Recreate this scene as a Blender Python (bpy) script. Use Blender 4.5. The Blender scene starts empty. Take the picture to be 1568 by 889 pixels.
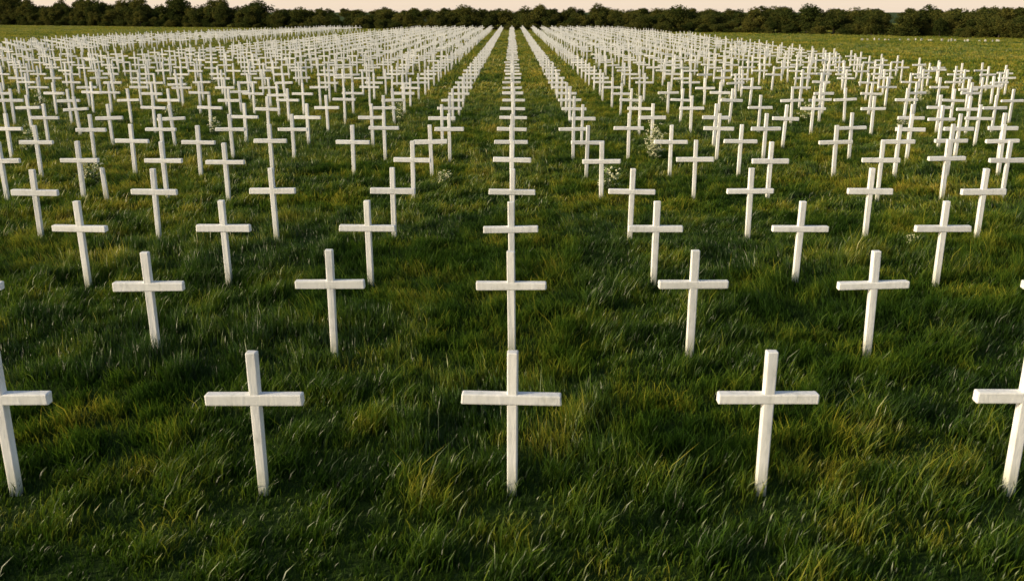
import bpy, math, random
import numpy as np
from mathutils import Vector, noise, Matrix
random.seed(7); rng=np.random.default_rng(7)
S=2.0
scene=bpy.context.scene
scene.view_settings.view_transform='Standard'
scene.view_settings.look='None'
scene.view_settings.exposure=0
col=scene.collection
# ---------------------------------------------------------------- helpers
def link(o,parent=None):
    col.objects.link(o)
    if parent: o.parent=parent
    return o
def mesh_np(name,verts,faces_flat,sizes,cols=None,mat=None,smooth=False):
    me=bpy.data.meshes.new(name)
    nv=len(verts); nl=len(faces_flat); nf=len(sizes)
    me.vertices.add(nv); me.vertices.foreach_set('co',np.asarray(verts,dtype=np.float32).ravel())
    me.loops.add(nl); me.loops.foreach_set('vertex_index',np.asarray(faces_flat,dtype=np.int32))
    me.polygons.add(nf)
    st=np.concatenate([[0],np.cumsum(sizes)[:-1]]).astype(np.int32)
    me.polygons.foreach_set('loop_start',st)
    me.update(calc_edges=True)
    if cols is not None:
        a=me.color_attributes.new('tint','FLOAT_COLOR','POINT')
        a.data.foreach_set('color',np.asarray(cols,dtype=np.float32).ravel())
    if mat: me.materials.append(mat)
    if smooth: me.polygons.foreach_set('use_smooth',np.ones(nf,dtype=bool))
    me.validate()
    return me
def newmat(name):
    m=bpy.data.materials.new(name); m.use_nodes=True
    nt=m.node_tree
    for n in list(nt.nodes): nt.nodes.remove(n)
    return m,nt,nt.nodes,nt.links
def ramp(nodes,stops):
    r=nodes.new('ShaderNodeValToRGB')
    e=r.color_ramp.elements
    e[0].position=stops[0][0]; e[0].color=(*stops[0][1],1)
    e[1].position=stops[-1][0]; e[1].color=(*stops[-1][1],1)
    for p,c in stops[1:-1]:
        k=e.new(p); k.color=(*c,1)
    return r
def tex(nodes,links,vec,scale,detail=3,rough=.55):
    n=nodes.new('ShaderNodeTexNoise'); n.inputs['Scale'].default_value=scale
    n.inputs['Detail'].default_value=detail; n.inputs['Roughness'].default_value=rough
    links.new(vec,n.inputs['Vector']); return n
def mth(nodes,links,op,a,b):
    n=nodes.new('ShaderNodeMath'); n.operation=op
    for i,v in enumerate((a,b)):
        if isinstance(v,(int,float)): n.inputs[i].default_value=v
        else: links.new(v,n.inputs[i])
    return n.outputs[0]
def mix(nodes,links,f,a,b,mode='MIX'):
    n=nodes.new('ShaderNodeMix'); n.data_type='RGBA'; n.blend_type=mode
    if isinstance(f,(int,float)): n.inputs[0].default_value=f
    else: links.new(f,n.inputs[0])
    for i,v in ((6,a),(7,b)):
        if isinstance(v,tuple): n.inputs[i].default_value=(*v,1)
        else: links.new(v,n.inputs[i])
    return n.outputs[2]

# ---------------------------------------------------------------- materials
def grass_mat():
    m,nt,N,L=newmat('grass_blades')
    out=N.new('ShaderNodeOutputMaterial')
    geo=N.new('ShaderNodeNewGeometry')
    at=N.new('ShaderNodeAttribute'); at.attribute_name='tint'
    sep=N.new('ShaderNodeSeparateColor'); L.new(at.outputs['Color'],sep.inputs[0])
    big=tex(N,L,geo.outputs['Position'],0.16,3)
    med=tex(N,L,geo.outputs['Position'],1.05,4,.6)
    v=mth(N,L,'ADD',mth(N,L,'MULTIPLY',big.outputs[0],.8),mth(N,L,'MULTIPLY',med.outputs[0],1.35))
    v=mth(N,L,'ADD',v,mth(N,L,'MULTIPLY',sep.outputs[0],.27))
    v=mth(N,L,'SUBTRACT',v,.765)
    r=ramp(N,[(.20,(.016,.046,.005)),(.40,(.042,.098,.009)),(.56,(.105,.168,.015)),(.74,(.27,.27,.028)),(.97,(.42,.33,.06))])
    L.new(v,r.inputs[0])
    c=mix(N,L,sep.outputs[1],(.26,.32,.24),(1.35,1.28,1.1))  # shade between blades painted into colour: dark at the foot, brightened at the tip
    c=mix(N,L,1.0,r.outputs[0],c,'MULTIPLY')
    d=N.new('ShaderNodeBsdfPrincipled'); L.new(c,d.inputs['Base Color'])
    d.inputs['Roughness'].default_value=.38; d.inputs['Specular IOR Level'].default_value=.45
    t=N.new('ShaderNodeBsdfTranslucent'); L.new(c,t.inputs[0])
    ms=N.new('ShaderNodeMixShader'); ms.inputs[0].default_value=.42
    L.new(d.outputs[0],ms.inputs[1]); L.new(t.outputs[0],ms.inputs[2]); L.new(ms.outputs[0],out.inputs[0])
    return m
def ground_mat():
    m,nt,N,L=newmat('meadow_ground')
    out=N.new('ShaderNodeOutputMaterial'); geo=N.new('ShaderNodeNewGeometry')
    big=tex(N,L,geo.outputs['Position'],0.06,5); fine=tex(N,L,geo.outputs['Position'],9,5,.7)
    v=mth(N,L,'ADD',mth(N,L,'MULTIPLY',big.outputs[0],.6),mth(N,L,'MULTIPLY',fine.outputs[0],.4))
    r=ramp(N,[(.3,(.016,.035,.005)),(.5,(.032,.06,.009)),(.7,(.07,.09,.018))]); L.new(v,r.inputs[0])
    d=N.new('ShaderNodeBsdfPrincipled'); L.new(r.outputs[0],d.inputs['Base Color']); d.inputs['Roughness'].default_value=.95
    d.inputs['Specular IOR Level'].default_value=.1
    b=N.new('ShaderNodeBump'); b.inputs['Distance'].default_value=.08; L.new(fine.outputs[0],b.inputs['Height']); L.new(b.outputs[0],d.inputs['Normal'])
    L.new(d.outputs[0],out.inputs[0]); return m
def paint_mat():
    m,nt,N,L=newmat('white_paint')
    out=N.new('ShaderNodeOutputMaterial'); tc=N.new('ShaderNodeTexCoord'); oi=N.new('ShaderNodeObjectInfo')
    add=N.new('ShaderNodeVectorMath'); add.operation='ADD'
    cx=N.new('ShaderNodeCombineXYZ')
    rr=mth(N,L,'MULTIPLY',oi.outputs['Random'],37.0); L.new(rr,cx.inputs[0]); L.new(rr,cx.inputs[1])
    L.new(tc.outputs['Object'],add.inputs[0]); L.new(cx.outputs[0],add.inputs[1])
    mp=N.new('ShaderNodeMapping'); mp.inputs['Scale'].default_value=(1,1,.25); L.new(add.outputs[0],mp.inputs[0])
    n1=tex(N,L,mp.outputs[0],26,5,.65); n2=tex(N,L,add.outputs[0],5,4,.6)
    v=mth(N,L,'ADD',mth(N,L,'MULTIPLY',n1.outputs[0],.5),mth(N,L,'MULTIPLY',n2.outputs[0],.5))
    r=ramp(N,[(.32,(.58,.59,.57)),(.46,(.77,.78,.77)),(.62,(.84,.85,.85))]); L.new(v,r.inputs[0])
    sx=N.new('ShaderNodeSeparateXYZ'); L.new(tc.outputs['Object'],sx.inputs[0])
    mr=N.new('ShaderNodeMapRange'); mr.inputs[1].default_value=.02; mr.inputs[2].default_value=.32; mr.inputs[3].default_value=1; mr.inputs[4].default_value=0
    L.new(sx.outputs[2],mr.inputs[0])
    f=mth(N,L,'MULTIPLY',mr.outputs[0],mth(N,L,'MULTIPLY',n2.outputs[0],1.35))
    c=mix(N,L,f,r.outputs[0],(.34,.34,.20))
    tone=mth(N,L,'ADD',mth(N,L,'MULTIPLY',oi.outputs['Random'],.10),.92)
    cc=N.new('ShaderNodeCombineColor')
    for i in range(3): L.new(tone,cc.inputs[i])
    c=mix(N,L,1.0,c,cc.outputs[0],'MULTIPLY')
    d=N.new('ShaderNodeBsdfPrincipled'); L.new(c,d.inputs['Base Color']); d.inputs['Roughness'].default_value=.5
    b=N.new('ShaderNodeBump'); b.inputs['Distance'].default_value=.005; b.inputs['Strength'].default_value=.8
    L.new(n1.outputs[0],b.inputs['Height']); L.new(b.outputs[0],d.inputs['Normal'])
    L.new(d.outputs[0],out.inputs[0]); return m
def leaf_mat():
    m,nt,N,L=newmat('tree_foliage')
    out=N.new('ShaderNodeOutputMaterial'); geo=N.new('ShaderNodeNewGeometry'); oi=N.new('ShaderNodeObjectInfo')
    at=N.new('ShaderNodeAttribute'); at.attribute_name='tint'
    sep=N.new('ShaderNodeSeparateColor'); L.new(at.outputs['Color'],sep.inputs[0])
    n=tex(N,L,geo.outputs['Position'],.5,3)
    v=mth(N,L,'ADD',mth(N,L,'MULTIPLY',n.outputs[0],.55),mth(N,L,'MULTIPLY',sep.outputs[0],.35))
    v=mth(N,L,'ADD',v,mth(N,L,'MULTIPLY',oi.outputs['Random'],.25))
    r=ramp(N,[(.25,(.018,.030,.009)),(.5,(.045,.062,.016)),(.8,(.14,.13,.03))]); L.new(v,r.inputs[0])  # leaf tones lightened, aerial haze put into the colour
    d=N.new('ShaderNodeBsdfDiffuse'); L.new(r.outputs[0],d.inputs[0])
    t=N.new('ShaderNodeBsdfTranslucent'); L.new(r.outputs[0],t.inputs[0])
    ms=N.new('ShaderNodeMixShader'); ms.inputs[0].default_value=.3
    L.new(d.outputs[0],ms.inputs[1]); L.new(t.outputs[0],ms.inputs[2]); L.new(ms.outputs[0],out.inputs[0]); return m
def plain(name,c,rough=.8,var=.3):
    m,nt,N,L=newmat(name)
    out=N.new('ShaderNodeOutputMaterial'); tc=N.new('ShaderNodeTexCoord')
    n=tex(N,L,tc.outputs['Object'],14,4)
    r=ramp(N,[(.3,tuple(x*(1-var) for x in c)),(.7,tuple(min(.9,x*(1+var)) for x in c))]); L.new(n.outputs[0],r.inputs[0])
    d=N.new('ShaderNodeBsdfPrincipled'); L.new(r.outputs[0],d.inputs['Base Color']); d.inputs['Roughness'].default_value=rough
    L.new(d.outputs[0],out.inputs[0]); return m
M_grass=grass_mat(); M_ground=ground_mat(); M_paint=paint_mat(); M_leaf=leaf_mat()
M_bark=plain('bark',(.06,.05,.035)); M_stem=plain('stem',(.07,.12,.02)); M_petal=plain('petals',(.68,.68,.44),.8,.12)
M_stone=plain('pale_stone',(.5,.5,.46))

# ---------------------------------------------------------------- ground
me=bpy.data.meshes.new('grass_field'); G=3000
me.from_pydata([(-G,-200,0),(G,-200,0),(G,2*G,0),(-G,2*G,0)],[],[(0,1,2,3)]); me.materials.append(M_ground)
link(bpy.data.objects.new('grass_field',me))

# ---------------------------------------------------------------- grass
def grass_patch(name,size,n,h0,h1,w,seed,lean=.48,dry=0.0):
    r=np.random.default_rng(seed)
    nc=int(n*.62); k=int(size*size*8)
    cen=r.uniform(-size/2,size/2,(k,2)); idx=r.integers(0,k,nc)
    p1=cen[idx]+r.normal(0,.075,(nc,2)); p2=r.uniform(-size/2,size/2,(n-nc,2))
    ph=r.uniform(.7,1.6,k)
    P=np.concatenate([p1,p2]); hs=np.concatenate([ph[idx],np.full(n-nc,.8)])
    off=seed*13.7
    nz=np.array([noise.noise(Vector((x*1.4+off,y*1.4,0))) for x,y in P])
    H=(h0+(h1-h0)*r.random(n)**1.6)*hs*(1+.55*nz)
    tall=r.random(n)<.03; H=np.where(tall,H*1.6+.03,H)
    yaw=r.uniform(0,2*np.pi,n)
    la=r.normal(.25,.5,n)
    ang=np.where(r.random(n)<.55,la,yaw)
    ln=H*lean*r.uniform(.1,1.4,n)
    dx,dy=np.cos(ang)*ln,np.sin(ang)*ln
    ws=r.uniform(.6,1.35,n)*w/2
    wx,wy=np.cos(yaw)*ws,np.sin(yaw)*ws
    x,y=P[:,0],P[:,1]; z0=np.full(n,-.01)
    V=np.stack([np.stack([x-wx,y-wy,z0],1),np.stack([x+wx,y+wy,z0],1),
      np.stack([x+dx*.35+wx*.8,y+dy*.35+wy*.8,H*.58],1),np.stack([x+dx*.35-wx*.8,y+dy*.35-wy*.8,H*.58],1),
      np.stack([x+dx,y+dy,H*.97],1)],1).reshape(-1,3)
    b=np.arange(n)[:,None]*5
    F=np.concatenate([b+np.array([[0,1,2,3]]),b+np.array([[3,2,4]])],1).ravel()
    sizes=np.tile([4,3],n)
    t=r.random(n); t=np.clip(t+.25*nz+np.where(tall,.35,0),0,1.2)+dry
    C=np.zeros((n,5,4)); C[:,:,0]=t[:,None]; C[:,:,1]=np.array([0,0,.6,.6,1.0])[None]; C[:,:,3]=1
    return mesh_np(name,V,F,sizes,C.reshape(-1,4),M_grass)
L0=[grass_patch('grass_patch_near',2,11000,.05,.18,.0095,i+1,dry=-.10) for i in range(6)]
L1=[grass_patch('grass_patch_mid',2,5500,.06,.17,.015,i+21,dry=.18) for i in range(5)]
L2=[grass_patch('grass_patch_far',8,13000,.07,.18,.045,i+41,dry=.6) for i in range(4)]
grass=link(bpy.data.objects.new('meadow_grass',None))
def scatter(patches,size,d0,d1):
    y=d0+size/2
    while y<d1:
        hw=.60*(y+size)+3
        nx=int(hw/size)+1
        for i in range(-nx,nx+1):
            o=bpy.data.objects.new('grass_patch',random.choice(patches))
            x=i*size
            o.location=(x,y,0)
            o.rotation_euler=(0,0,random.choice([0,0,math.pi/2,-math.pi/2,math.pi])+random.uniform(-.1,.1))
            k=1+.35*noise.noise(Vector((x*.21,y*.21,3)))
            o.scale=(1.04,1.04,k)
            link(o,grass)
        y+=size
scatter(L0,2,3,17); scatter(L1,2,17,43); scatter(L2,8,43,300)

# ---------------------------------------------------------------- crosses
def box(V,F,cx,cy,cz,sx,sy,sz,bev=.006,jit=.0,r=None,taper=1.0):
    import bmesh
    bm=bmesh.new(); bmesh.ops.create_cube(bm,size=1)
    for v in bm.verts:
        k=taper if v.co.z<0 else 1.0
        v.co=Vector((v.co.x*sx*k,v.co.y*sy*k,v.co.z*sz))
        if r: v.co+=Vector((r.uniform(-jit,jit),r.uniform(-jit,jit),r.uniform(-jit,jit)))
    bmesh.ops.bevel(bm,geom=bm.edges[:],offset=bev,segments=2,profile=.5,affect='EDGES')
    off=len(V); bm.verts.ensure_lookup_table()
    for v in bm.verts: V.append((v.co.x+cx,v.co.y+cy,v.co.z+cz))
    for f in bm.faces: F.append([q.index+off for q in f.verts])
    bm.free()
PW=.086; PD=.078; BH=.092; BZ=.845; TOP=1.235; BL=.77
def cross_mesh(seed):
    r=random.Random(seed); V=[];F=[]
    w=PW*r.uniform(.95,1.05)
    box(V,F,0,0,(TOP-.15)/2,w,PD,TOP+.15,.009,.004,r,.93)
    hz=BH*r.uniform(.93,1.06)
    box(V,F,r.uniform(-.008,.008),0,BZ,BL*r.uniform(.97,1.02),PD+.008,hz,.012,.006,r)
    me=bpy.data.meshes.new('cross'); me.from_pydata(V,[],F); me.materials.append(M_paint)
    return me
CM=[cross_mesh(i) for i in range(12)]
def cross_lo():
    V=[];F=[]
    def b(x0,x1,y0,y1,z0,z1):
        o=len(V); V.extend([(x,y,z) for z in (z0,z1) for y in (y0,y1) for x in (x0,x1)])
        F.extend([tuple(o+i for i in f) for f in ((0,2,3,1),(4,5,7,6),(0,1,5,4),(2,6,7,3),(0,4,6,2),(1,3,7,5))])
    b(-PW/2,PW/2,-PD/2,PD/2,-.1,TOP); b(-BL/2,BL/2,-PD/2-.004,PD/2+.004,BZ-BH/2,BZ+BH/2)
    me=bpy.data.meshes.new('cross_far'); me.from_pydata(V,[],F); me.materials.append(M_paint); return me
CL=cross_lo()
def put(x,d,name='white_cross',parent=None,tilt=1.0,me=None):
    o=bpy.data.objects.new(name,me or random.choice(CM))
    o.location=(x*S,d*S,random.uniform(-.02,.01))
    o.rotation_euler=(math.radians(random.gauss(0,.8*tilt)),math.radians(random.gauss(0,.8*tilt)),math.radians(random.gauss(0,2.2*tilt)))
    return link(o,parent)
rowsD=[3.30,4.84,6.22,7.58,9.27,10.65,11.9]
for x in range(-2,3): put(x*1.0,3.30,tilt=.5)
for x in range(-4,5): put(x*1.0,4.84,tilt=.6)
for x in range(-5,6): put(x,6.22,tilt=.7)
for x in (-5,-4,-3,-2,-1,0,1,2,3,3.95,5): put(x,7.58,tilt=.7)
px={4:(245,[5,123,252,348,630,783,921,1067,1180,1350,1456,1548]),
    5:(215,[-45,66,202,310,415,543,662,783,897,1025,1133,1275,1370,1455,1535,1610]),
    6:(194,[-60,20,152,255,360,453,590,690,783,877,962,1095,1165,1300,1382,1455,1525,1600])}
for k,(y,xs) in px.items():
    zz=2109/(y-18)
    for x in xs: put((x-784)/1404*zz,rowsD[k]+(0 if x==783 else random.uniform(-.08,.08)),tilt=.9)
rowp=link(bpy.data.objects.new('field_of_white_crosses',None))
d=13.15; n=0
while d<93:
    xs=[float(i) for i in (-2,-1,0,1,2)]
    x=2.9
    xr=12.3-max(0,(d-55))*.075
    sp=.93 if d<22 else .86
    while x<xr: xs.append(x); x+=sp
    x=-2.9
    while x>-27: xs.append(x); x-=sp
    for x in xs:
        if abs(x)>.6*d+4: continue
        if d>34:
            ge=-9.3-(92-d)*.075
            if ge-5.0<x<ge: continue
            if x<-26+max(0,d-58)*.22: continue
        ctr=abs(x)<2.5
        if not ctr and random.random()<.04: continue
        j=.02 if ctr else .05
        put(x+random.gauss(0,j),d+random.gauss(0,.03 if ctr else .07),'cross',rowp,1.3 if not ctr else .8, None if d<30 else CL)
        if not ctr and random.random()<.12: put(x+random.uniform(.3,.6),d+random.uniform(-.5,.5),'cross',rowp,1.5,None if d<30 else CL)
    d+=1.36 if d<60 else 1.25
    n+=1
# broken marker: post whose arm is gone
V=[];F=[]; r=random.Random(3)
box(V,F,0,0,.25,.085,.075,.8,.008,.008,r,.95); box(V,F,.0,-.02,.60,.05,.04,.12,.006,.012,r)
me=bpy.data.meshes.new('broken_cross'); me.from_pydata(V,[],F); me.materials.append(M_paint)
o=link(bpy.data.objects.new('broken_cross_post',me)); o.location=(-4.15*S,9.25*S,.04); o.rotation_euler=(0,math.radians(-1.5),.1)

# distant small white headstones on the right
hs=link(bpy.data.objects.new('distant_headstones',None))
V=[];F=[]
pts=[(-.22,0),(.22,0),(.22,.42)]+[(.22*math.cos(a),.42+.14*math.sin(a)) for a in np.linspace(.3,math.pi-.3,6)]+[(-.22,.42)]
for y in (-.06,.06): V+= [(x,y,z) for x,z in pts]
m_=len(pts); F=[list(range(m_)),list(range(2*m_-1,m_-1,-1))]+[[i,i+m_,(i+1)%m_+m_,(i+1)%m_] for i in range(m_)]
me=bpy.data.meshes.new('headstone'); me.from_pydata(V,[],F); me.materials.append(M_stone)
for i in range(24):
    o=bpy.data.objects.new('headstone',me); o.location=(47+i*.66+random.uniform(-.35,.35),127-i*.3+random.uniform(-1,1),0); o.scale=(random.uniform(.35,.7),.7,random.uniform(.45,.8)); o.rotation_euler=(0,0,random.uniform(-.4,.4)); link(o,hs)

# ---------------------------------------------------------------- wildflowers
def flower_plant(seed,h,dense=1):
    r=random.Random(seed); V=[];F=[];MI=[]
    def tube(a,b,w):
        o=len(V); dd=(b-a).normalized(); s=dd.cross(Vector((.3,.9,.1))).normalized()*w; t=dd.cross(s)
        for q,k in ((a,1),(b,.6)):
            for ang in (0,2.09,4.19): V.append(tuple(q+(s*math.cos(ang)+t*math.sin(ang))*k))
        for i in range(3): F.append([o+i,o+(i+1)%3,o+3+(i+1)%3,o+3+i]); MI.append(0)
    def quad(c,sz,mi):
        n=Vector((r.gauss(0,1),r.gauss(0,1),r.gauss(0,1)+.6)).normalized(); s=n.orthogonal().normalized(); t=n.cross(s)
        o=len(V)
        for k in range(5):
            a=k*1.2566; V.append(tuple(c+(s*math.cos(a)+t*math.sin(a))*sz*r.uniform(.7,1.2)))
        F.append(list(range(o,o+5))); MI.append(mi)
    for st in range(r.randint(9,13)*dense):
        b=Vector((r.gauss(0,.07),r.gauss(0,.07),0)); hh=h*r.uniform(.3,1.0)
        tp=b+Vector((r.gauss(0,.10*h),r.gauss(0,.10*h),hh)); md=(b+tp)/2+Vector((r.gauss(0,.03),r.gauss(0,.03),.03))
        tube(b,md,.007); tube(md,tp,.005)
        for l in range(14):
            c=b.lerp(tp,r.uniform(.1,.9)); e=c+Vector((r.gauss(0,.08),r.gauss(0,.08),r.gauss(.03,.03))); 
            o=len(V); w=(e-c).cross(Vector((0,0,1))).normalized()*.028
            mm=(c+e)/2; V.extend([tuple(c),tuple(mm+w),tuple(e),tuple(mm-w)]); F.append([o,o+1,o+2,o+3]); MI.append(0)
        for u in range(2+dense):
            c=tp+Vector((r.gauss(0,.045),r.gauss(0,.045),r.gauss(-.06,.07)))*(.5+h)
            for q in range(9): quad(c+Vector((r.gauss(0,.028),r.gauss(0,.028),r.gauss(0,.018))),.015,1)
    me=bpy.data.meshes.new('wildflower'); me.from_pydata(V,[],F); me.materials.append(M_stem); me.materials.append(M_petal)
    me.polygons.foreach_set('material_index',MI); return me
WM=[flower_plant(i,h,dn) for i,(h,dn) in enumerate(((.90,2),(.40,1),(.7,1),(.6,1)))]
for (x,y,k,s) in ((1.9,12.3,0,.95),(1.84,11.9,0,.65),(1.05,9.75,1,1.2),(-4.75,10.3,1,1.2),(-6.6,12.6,2,1.1),(-2.0,16.1,3,1.2),(-.75,10.1,1,.8),(3.30,7.35,1,.5),(-4.7,14.5,3,1),(5.2,16.3,2,1.1),(6.2,14.6,3,1),(-6.2,16.8,3,.9),(4.4,19,2,1),(-3.3,19,2,1),(8,18.5,2,1.2),(-9,18.5,2,1.1)):
    o=link(bpy.data.objects.new('wildflower_plant',WM[k])); o.location=(x*S,y*S,0); o.scale=(s,)*3; o.rotation_euler=(0,0,random.uniform(0,6))
wf=link(bpy.data.objects.new('scattered_wildflowers',None))
for i in range(150):
    y=random.uniform(17,80)*1.0; x=random.uniform(-18,13)
    if abs(x)<2.2: continue
    o=bpy.data.objects.new('wildflower',random.choice(WM[1:])); o.location=(x*S,y*S,0); o.scale=(random.uniform(.6,1.2),)*3; o.rotation_euler=(0,0,random.uniform(0,6)); link(o,wf)

# ---------------------------------------------------------------- distant trees
def tree(seed,H,W,nleaf):
    r=np.random.default_rng(seed); rr=random.Random(seed)
    V=[];F=[];sz=[];C=[]
    def limb(a,b,r0,r1):
        d=(b-a).normalized(); s=d.orthogonal().normalized(); t=d.cross(s); o=len(V)
        for q,k in ((a,r0),(b,r1)):
            for i in range(6):
                an=i*math.pi/3; V.append(tuple(q+(s*math.cos(an)+t*math.sin(an))*k)); C.append((0,0,0,1))
        for i in range(6): F.extend([o+i,o+(i+1)%6,o+6+(i+1)%6,o+6+i]); sz.append(4)
    fork=Vector((rr.uniform(-.1,.1),rr.uniform(-.1,.1),H*.34)); limb(Vector((0,0,-.1)),fork,.16,.11)
    lobes=[]
    for i in range(rr.randint(12,17)):
        a=rr.uniform(0,6.28); rad=W*.5*rr.uniform(.1,.72); z=H*rr.uniform(.28,.84)
        rad*=math.sin(min(1,(1.08-z/H)*1.5)*1.57)
        c=Vector((math.cos(a)*rad,math.sin(a)*rad,z)); lobes.append((c,rr.uniform(.18,.30)*W*.75))
        limb(fork,c,.06,.02)
    nb=len(sz)
    lob=np.array([(c.x,c.y,c.z,k) for c,k in lobes])
    idx=r.integers(0,len(lob),nleaf)
    dr=r.normal(size=(nleaf,3)); dr/=np.linalg.norm(dr,axis=1)[:,None]
    rad=lob[idx,3]*(r.random(nleaf)**.45)*r.uniform(.8,1.12,nleaf)
    P=lob[idx,:3]+dr*rad[:,None]*np.array([1.1,1.1,.8])
    tips=P[r.integers(0,nleaf,nleaf//14)]
    m=r.random(nleaf)<.65; P[m]=tips[r.integers(0,len(tips),m.sum())]+r.normal(0,.12,(m.sum(),3))
    P[:,2]=np.maximum(P[:,2],H*.08)
    n=r.normal(size=(nleaf,3)); n/=np.linalg.norm(n,axis=1)[:,None]
    s=np.cross(n,[.3,.2,.9]); s/=np.linalg.norm(s,axis=1)[:,None]; t=np.cross(n,s)
    q=r.uniform(.07,.15,nleaf)[:,None]
    o=len(V)
    LV=np.stack([P-s*q,P-t*q*.6,P+s*q,P+t*q*.6],1).reshape(-1,3)
    V=np.concatenate([np.array(V),LV]); F=np.concatenate([np.array(F),np.arange(nleaf*4)+o]); sz=np.concatenate([np.array(sz),np.full(nleaf,4)])
    tn=np.clip(r.random(nleaf)*.6+.4*(idx%3)/2,0,1)
    LC=np.zeros((nleaf,4,4)); LC[:,:,0]=tn[:,None]; LC[:,:,3]=1
    C=np.concatenate([np.array(C),LC.reshape(-1,4)])
    me=mesh_np('tree',V,F,sz,C,M_bark); me.materials.append(M_leaf)
    mi=np.zeros(len(me.polygons),dtype=np.int32); mi[nb:]=1; me.polygons.foreach_set('material_index',mi)
    return me
TM=[tree(100+i,h,w,n) for i,(h,w,n) in enumerate(((5,5,9000),(5.5,6,11000),(4.6,6.5,11000),(6,4.8,9000),(4.4,5,8000),(5,7,12000)))]
trees=link(bpy.data.objects.new('distant_trees',None))
path=[(-230,330),(-150,275),(-60,222),(0,198),(40,172),(72,140),(88,118),(120,95)]
def at_path(s):
    for (x0,y0),(x1,y1) in zip(path,path[1:]):
        if x0<=s<=x1:
            t=(s-x0)/(x1-x0); return y0+(y1-y0)*t
    return path[-1][1]
def addtree(x,y,z,kx,kz,nm='tree'):
    o=bpy.data.objects.new(nm,random.choice(TM)); o.location=(x,y,z)
    o.scale=(kx*random.uniform(.9,1.15),kx*random.uniform(.9,1.15),kz); o.rotation_euler=(0,0,random.uniform(0,6.28)); link(o,trees)
x=-228
while x<118:
    y=at_path(x)
    base=(1.04 if x<-60 else .84 if x<45 else .90)
    hz=(y/205 if x<-60 else 1.0)
    und=1+.30*noise.noise(Vector((x*.06,2.3,0)))+.18*noise.noise(Vector((x*.25,7,0)))
    for row in range(3):
        k=base*und*(random.uniform(.45,.8) if row==0 else random.uniform(.7,1.0))
        if row==1 and random.random()<.18: k=base*random.uniform(1.15,1.42)
        addtree(x+random.uniform(-1.5,1.5),y+row*4+random.uniform(-1,1.5),-.1,k,k*hz)
    for q in range(2):
        k=random.uniform(.3,.45)
        addtree(x+random.uniform(-2,2),y-1.6+random.uniform(-.6,1)+q*3,-.5,k*1.5,k,'undergrowth')
    x+=random.uniform(1.9,3.1)
# bushier, nearer growth at the right-hand end of the wood
for i in range(16):
    x=random.uniform(60,92); k=random.uniform(.45,.8); addtree(x,at_path(x)-random.uniform(3,7),-.4,k*1.2,k,'tree')
# woodland behind, closing the gaps
x=-300
while x<260:
    y=400+random.uniform(-20,20)-(x*.35 if x>0 else 0); k=random.uniform(.9,1.1)
    addtree(x,y,-.2,k*1.5,k); x+=random.uniform(3,4.5)

# ---------------------------------------------------------------- light
sd=Vector((-.88,-.26,0)).normalized(); el=math.radians(18)
sd=Vector((sd.x*math.cos(el),sd.y*math.cos(el),math.sin(el)))
sun=bpy.data.lights.new('sun','SUN'); sun.energy=4.4; sun.angle=math.radians(6); sun.color=(1,.83,.55)
so=link(bpy.data.objects.new('sun',sun)); so.rotation_euler=(-sd).to_track_quat('-Z','Y').to_euler(); so.location=(-30,-30,30)
w=bpy.data.worlds.new('World'); scene.world=w; w.use_nodes=True; nt=w.node_tree; bg=nt.nodes['Background']
N=nt.nodes; L=nt.links
sky=N.new('ShaderNodeTexSky'); sky.sky_type='NISHITA'; sky.sun_disc=False
sky.sun_elevation=el; sky.sun_rotation=math.atan2(sd.x,sd.y)%(2*math.pi); sky.dust_density=3.0; sky.air_density=1.0
# warm evening haze low over the horizon, all the way round
tc=N.new('ShaderNodeTexCoord'); sx=N.new('ShaderNodeSeparateXYZ'); L.new(tc.outputs['Generated'],sx.inputs[0])
mr=N.new('ShaderNodeMapRange'); mr.interpolation_type='SMOOTHSTEP'; mr.inputs[1].default_value=-.02; mr.inputs[2].default_value=.40; mr.inputs[3].default_value=1; mr.inputs[4].default_value=0
L.new(sx.outputs[2],mr.inputs[0])
hz=mix(N,L,mr.outputs[0],(0,0,0),(5.9,4.75,3.7))
tot=mix(N,L,1.0,sky.outputs[0],hz,'ADD')
L.new(tot,bg.inputs[0]); bg.inputs[1].default_value=.14

# ---------------------------------------------------------------- camera
cam=bpy.data.cameras.new('camera'); co=link(bpy.data.objects.new('camera',cam))
cam.sensor_width=36; cam.lens=32.2; cam.clip_end=9000; cam.clip_start=.05
cam.dof.use_dof=True; cam.dof.focus_distance=14.0; cam.dof.aperture_fstop=4.0
co.location=(0,0,3.72); co.rotation_euler=(math.radians(90-16.9),0,0)
scene.camera=co
